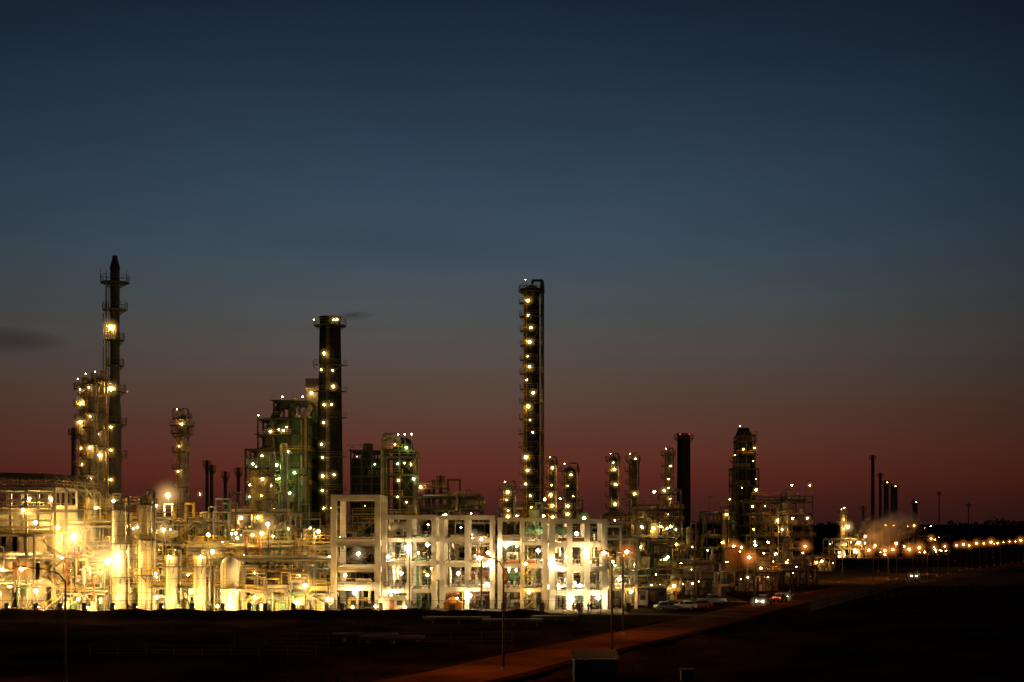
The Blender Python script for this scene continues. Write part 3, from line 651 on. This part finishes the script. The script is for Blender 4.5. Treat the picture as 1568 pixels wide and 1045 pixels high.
vehicle('passenger_car',107,372,-122,'carsilver','car'); vehicle('passenger_car',50.5,265,62,'carred','car')
b=B('yard_light'); Y=246; b.cyl(X(1060,Y),Y,0,4.2,.1,.08,'pole',8); b.lamp((X(1060,Y),Y-.3,4.3),'l_orange',.15,glow=.4); b.done()

def person(x,Y,ang,pose=0,top='hivis'):
    J=[(0,0,.95),(0,0,1.15),(0,.01,1.38),(0,0,1.5),(0,-.02,1.63),
       (.1,0,.92),(.12,-.04-.08*pose,.5),(.12,.02+.1*pose,.08),(.12,-.12+.1*pose,.03),
       (-.1,0,.92),(-.12,-.02+.1*pose,.5),(-.12,.05-.12*pose,.08),(-.12,-.1-.12*pose,.03),
       (.2,0,1.4),(.27,.03,1.12),(.28,-.12,.88),(-.2,0,1.4),(-.27,.03,1.12),(-.26,-.14,.9),(0,-.02,1.74)]
    E=[(0,1),(1,2),(2,3),(3,4),(4,19),(0,5),(5,6),(6,7),(7,8),(0,9),(9,10),(10,11),(11,12),(2,13),(13,14),(14,15),(2,16),(16,17),(17,18)]
    rad=[.15,.13,.17,.06,.10,.1,.07,.05,.045,.1,.07,.05,.045,.07,.05,.04,.07,.05,.04,.08]
    me=bpy.data.meshes.new('construction_worker'); me.from_pydata(J,E,[]); o=bpy.data.objects.new('construction_worker',me)
    bpy.context.scene.collection.objects.link(o); o.location=(x,Y,.13); o.rotation_euler=(0,0,math.radians(ang))
    o.modifiers.new('Skin','SKIN')
    if me.skin_vertices:
        for i,r in enumerate(rad): me.skin_vertices[0].data[i].radius=(r,r*.8)
        me.skin_vertices[0].data[0].use_root=True
    ss=o.modifiers.new('Sub','SUBSURF'); ss.levels=1; ss.render_levels=1
    me.materials.append(MATS[top])
    h=B('hard_hat'); h.dome(0,-.02,1.72,.13,.12,'yellow',10,3); h.cyl(0,-.02,1.70,1.72,.16,.14,'yellow',10); h.done(o)
for px,Y,a,p,t in ((878,229.5,20,0,'hivis'),(884,230,160,1,'cloth'),(890,229.3,80,0,'hivis'),(901,230.2,-40,1,'cloth'),(835,230,0,1,'hivis'),(648,229.5,10,1,'cloth'),(905,229.6,30,0,'cloth')):
    person(X(px,Y),Y,a,p,t)

b=B('distant_treeline')
for i in range(9000):
    px=R.uniform(-400,2100); Y=R.uniform(1150,1300); 
    top=12+3*math.sin(px*.02)+2*math.sin(px*.071)+(6 if px>1450 else 0)
    z=top*R.random()**.6; x=X(px,Y); s=R.uniform(1,2.6); 
    v=[(x+R.uniform(-s,s),Y+R.uniform(-s,s),z+R.uniform(-s,s)) for _ in range(4)]
    b.add(v,[(0,1,2),(0,2,3),(0,1,3)],'leaf')
for i in range(300):
    px=R.uniform(-400,2100); Y=R.uniform(1150,1300); b.seg((X(px,Y),Y,0),(X(px,Y)+R.uniform(-1,1),Y,9),.4,'wood',4,.1)
b.done()

# steam and smoke plumes (real volumes)
def plume(name,loc,scale,rot,dens,col,nscale):
    m=bpy.data.materials.new(name); m.use_nodes=True; nt=m.node_tree
    for n in list(nt.nodes): nt.nodes.remove(n)
    Nn=nt.nodes.new; L=nt.links.new
    o=Nn('ShaderNodeOutputMaterial'); v=Nn('ShaderNodeVolumePrincipled'); tc=Nn('ShaderNodeTexCoord'); ln=Nn('ShaderNodeVectorMath'); ln.operation='LENGTH'
    L(tc.outputs['Object'],ln.inputs[0]); a=Nn('ShaderNodeMath'); a.operation='SUBTRACT'; a.use_clamp=True; a.inputs[0].default_value=1; L(ln.outputs['Value'],a.inputs[1])
    nz=Nn('ShaderNodeTexNoise'); nz.inputs['Scale'].default_value=nscale; nz.inputs['Detail'].default_value=3; L(tc.outputs['Object'],nz.inputs['Vector'])
    mr=Nn('ShaderNodeMapRange'); mr.inputs['From Min'].default_value=.38; mr.inputs['From Max'].default_value=.68; L(nz.outputs['Fac'],mr.inputs['Value'])
    k=Nn('ShaderNodeMath'); k.operation='MULTIPLY'; L(a.outputs[0],k.inputs[0]); L(mr.outputs[0],k.inputs[1])
    k2=Nn('ShaderNodeMath'); k2.operation='MULTIPLY'; k2.inputs[1].default_value=dens; L(k.outputs[0],k2.inputs[0])
    L(k2.outputs[0],v.inputs['Density']); v.inputs['Color'].default_value=(*col,1)
    L(v.outputs[0],o.inputs['Volume'])
    me=bpy.data.meshes.new(name); bm=bmesh.new(); bmesh.ops.create_icosphere(bm,subdivisions=3,radius=1.0); bm.to_mesh(me); bm.free(); me.materials.append(m)
    ob=bpy.data.objects.new(name,me); bpy.context.scene.collection.objects.link(ob); ob.location=loc; ob.scale=scale; ob.rotation_euler=rot
plume('steam_plume',(X(1355,610),610,12),(17,8,8),(0,-.3,0),.55,(.97,.93,.9),1.8)
plume('chimney_smoke',(X(540,330)-.5,330,Z(486,330)+.3),(6.5,2.5,1.2),(0,-.05,0),.5,(.12,.1,.1),1.6)
b=B('steam_area_lamp')
for px,Y,z in ((1340,598,5),(1372,600,6),(1325,600,9)): b.seg((X(px,Y),Y+.6,0),(X(px,Y),Y+.6,z+.5),.12,'pole'); b.lamp((X(px,Y),Y,z),'l_sodium',sc=1.2,glow=.8)
b.done()

# ---------------------------------------------------------------- world sky
w=bpy.data.worlds.new('World'); bpy.context.scene.world=w; w.use_nodes=True; nt=w.node_tree; ND=nt.nodes; LK=nt.links
bg=ND['Background']
tc=ND.new('ShaderNodeTexCoord'); sep=ND.new('ShaderNodeSeparateXYZ'); LK.new(tc.outputs['Generated'],sep.inputs[0])
def mth(op,a,b=None,cl=False):
    n=ND.new('ShaderNodeMath'); n.operation=op; n.use_clamp=cl
    for i,v in enumerate((a,b)):
        if v is None: continue
        if isinstance(v,(int,float)): n.inputs[i].default_value=v
        else: LK.new(v,n.inputs[i])
    return n.outputs[0]
rp=ND.new('ShaderNodeValToRGB'); LK.new(mth('DIVIDE',sep.outputs[2],0.4,True),rp.inputs[0])
stops=[(800,(60,30,27)),(765,(76,35,29)),(730,(92,42,32)),(690,(95,51,40)),(640,(91,61,51)),(580,(86,71,63)),(520,(81,77,74)),(460,(73,80,84)),(390,(63,77,90)),(300,(53,71,88)),(200,(43,60,78)),(100,(34,48,65)),(0,(26,38,53)),]
el=rp.color_ramp.elements
for i,(py,c) in enumerate(stops):
    t=(800-py)/F; p=t/math.sqrt(1+t*t)/.4
    e=el[0] if i==0 else (el[1] if i==1 else el.new(p)); e.position=p; e.color=(*lin(c),1)
hyp=mth('SQRT',mth('ADD',mth('MULTIPLY',sep.outputs[0],sep.outputs[0]),mth('MULTIPLY',sep.outputs[1],sep.outputs[1])))
sa=mth('ADD',mth('DIVIDE',sep.outputs[0],hyp),0.05)
az=mth('MAXIMUM',mth('SUBTRACT',1.0,mth('MULTIPLY',mth('MULTIPLY',sa,sa),3.3)),.35)
mp=ND.new('ShaderNodeMapping'); mp.inputs['Scale'].default_value=(3,3,16); LK.new(tc.outputs['Generated'],mp.inputs[0])
nz=ND.new('ShaderNodeTexNoise'); nz.inputs['Scale'].default_value=2.2; nz.inputs['Detail'].default_value=5; LK.new(mp.outputs[0],nz.inputs[0])
cl=mth('ADD',mth('MULTIPLY',nz.outputs['Fac'],.2),.9)
def blob(px,py,wx,wz,k):
    ax=(px-784)/F; az_=(800-py)/F; n=math.sqrt(1+ax*ax+az_*az_)
    dx=mth('DIVIDE',mth('SUBTRACT',sep.outputs[0],ax/n),wx); dz=mth('DIVIDE',mth('SUBTRACT',sep.outputs[2],az_/n),wz)
    d=mth('ADD',mth('MULTIPLY',dx,dx),mth('MULTIPLY',dz,dz)); d=mth('ADD',d,mth('MULTIPLY',nz.outputs['Fac'],.9))
    return mth('SUBTRACT',1.0,mth('MULTIPLY',mth('SUBTRACT',1.35,d,True),k))
f=mth('MULTIPLY',mth('MULTIPLY',az,cl),mth('MULTIPLY',blob(5,520,.045,.010,.5),blob(640,380,.12,.02,.08)))
vm=ND.new('ShaderNodeVectorMath'); vm.operation='SCALE'; LK.new(rp.outputs[0],vm.inputs[0]); LK.new(f,vm.inputs['Scale'])
LK.new(vm.outputs[0],bg.inputs[0]); bg.inputs[1].default_value=1.0

cd=bpy.data.cameras.new('camera'); cam=bpy.data.objects.new('camera',cd); bpy.context.scene.collection.objects.link(cam)
cam.location=(0,0,H); cam.rotation_euler=(math.radians(90),0,0); cd.sensor_width=36; cd.lens=F/1568*36
cd.shift_y=(800-522.5)/1568; cd.clip_end=20000; bpy.context.scene.camera=cam
sc=bpy.context.scene; sc.view_settings.view_transform='Standard'; sc.view_settings.look='None'; sc.view_settings.exposure=0
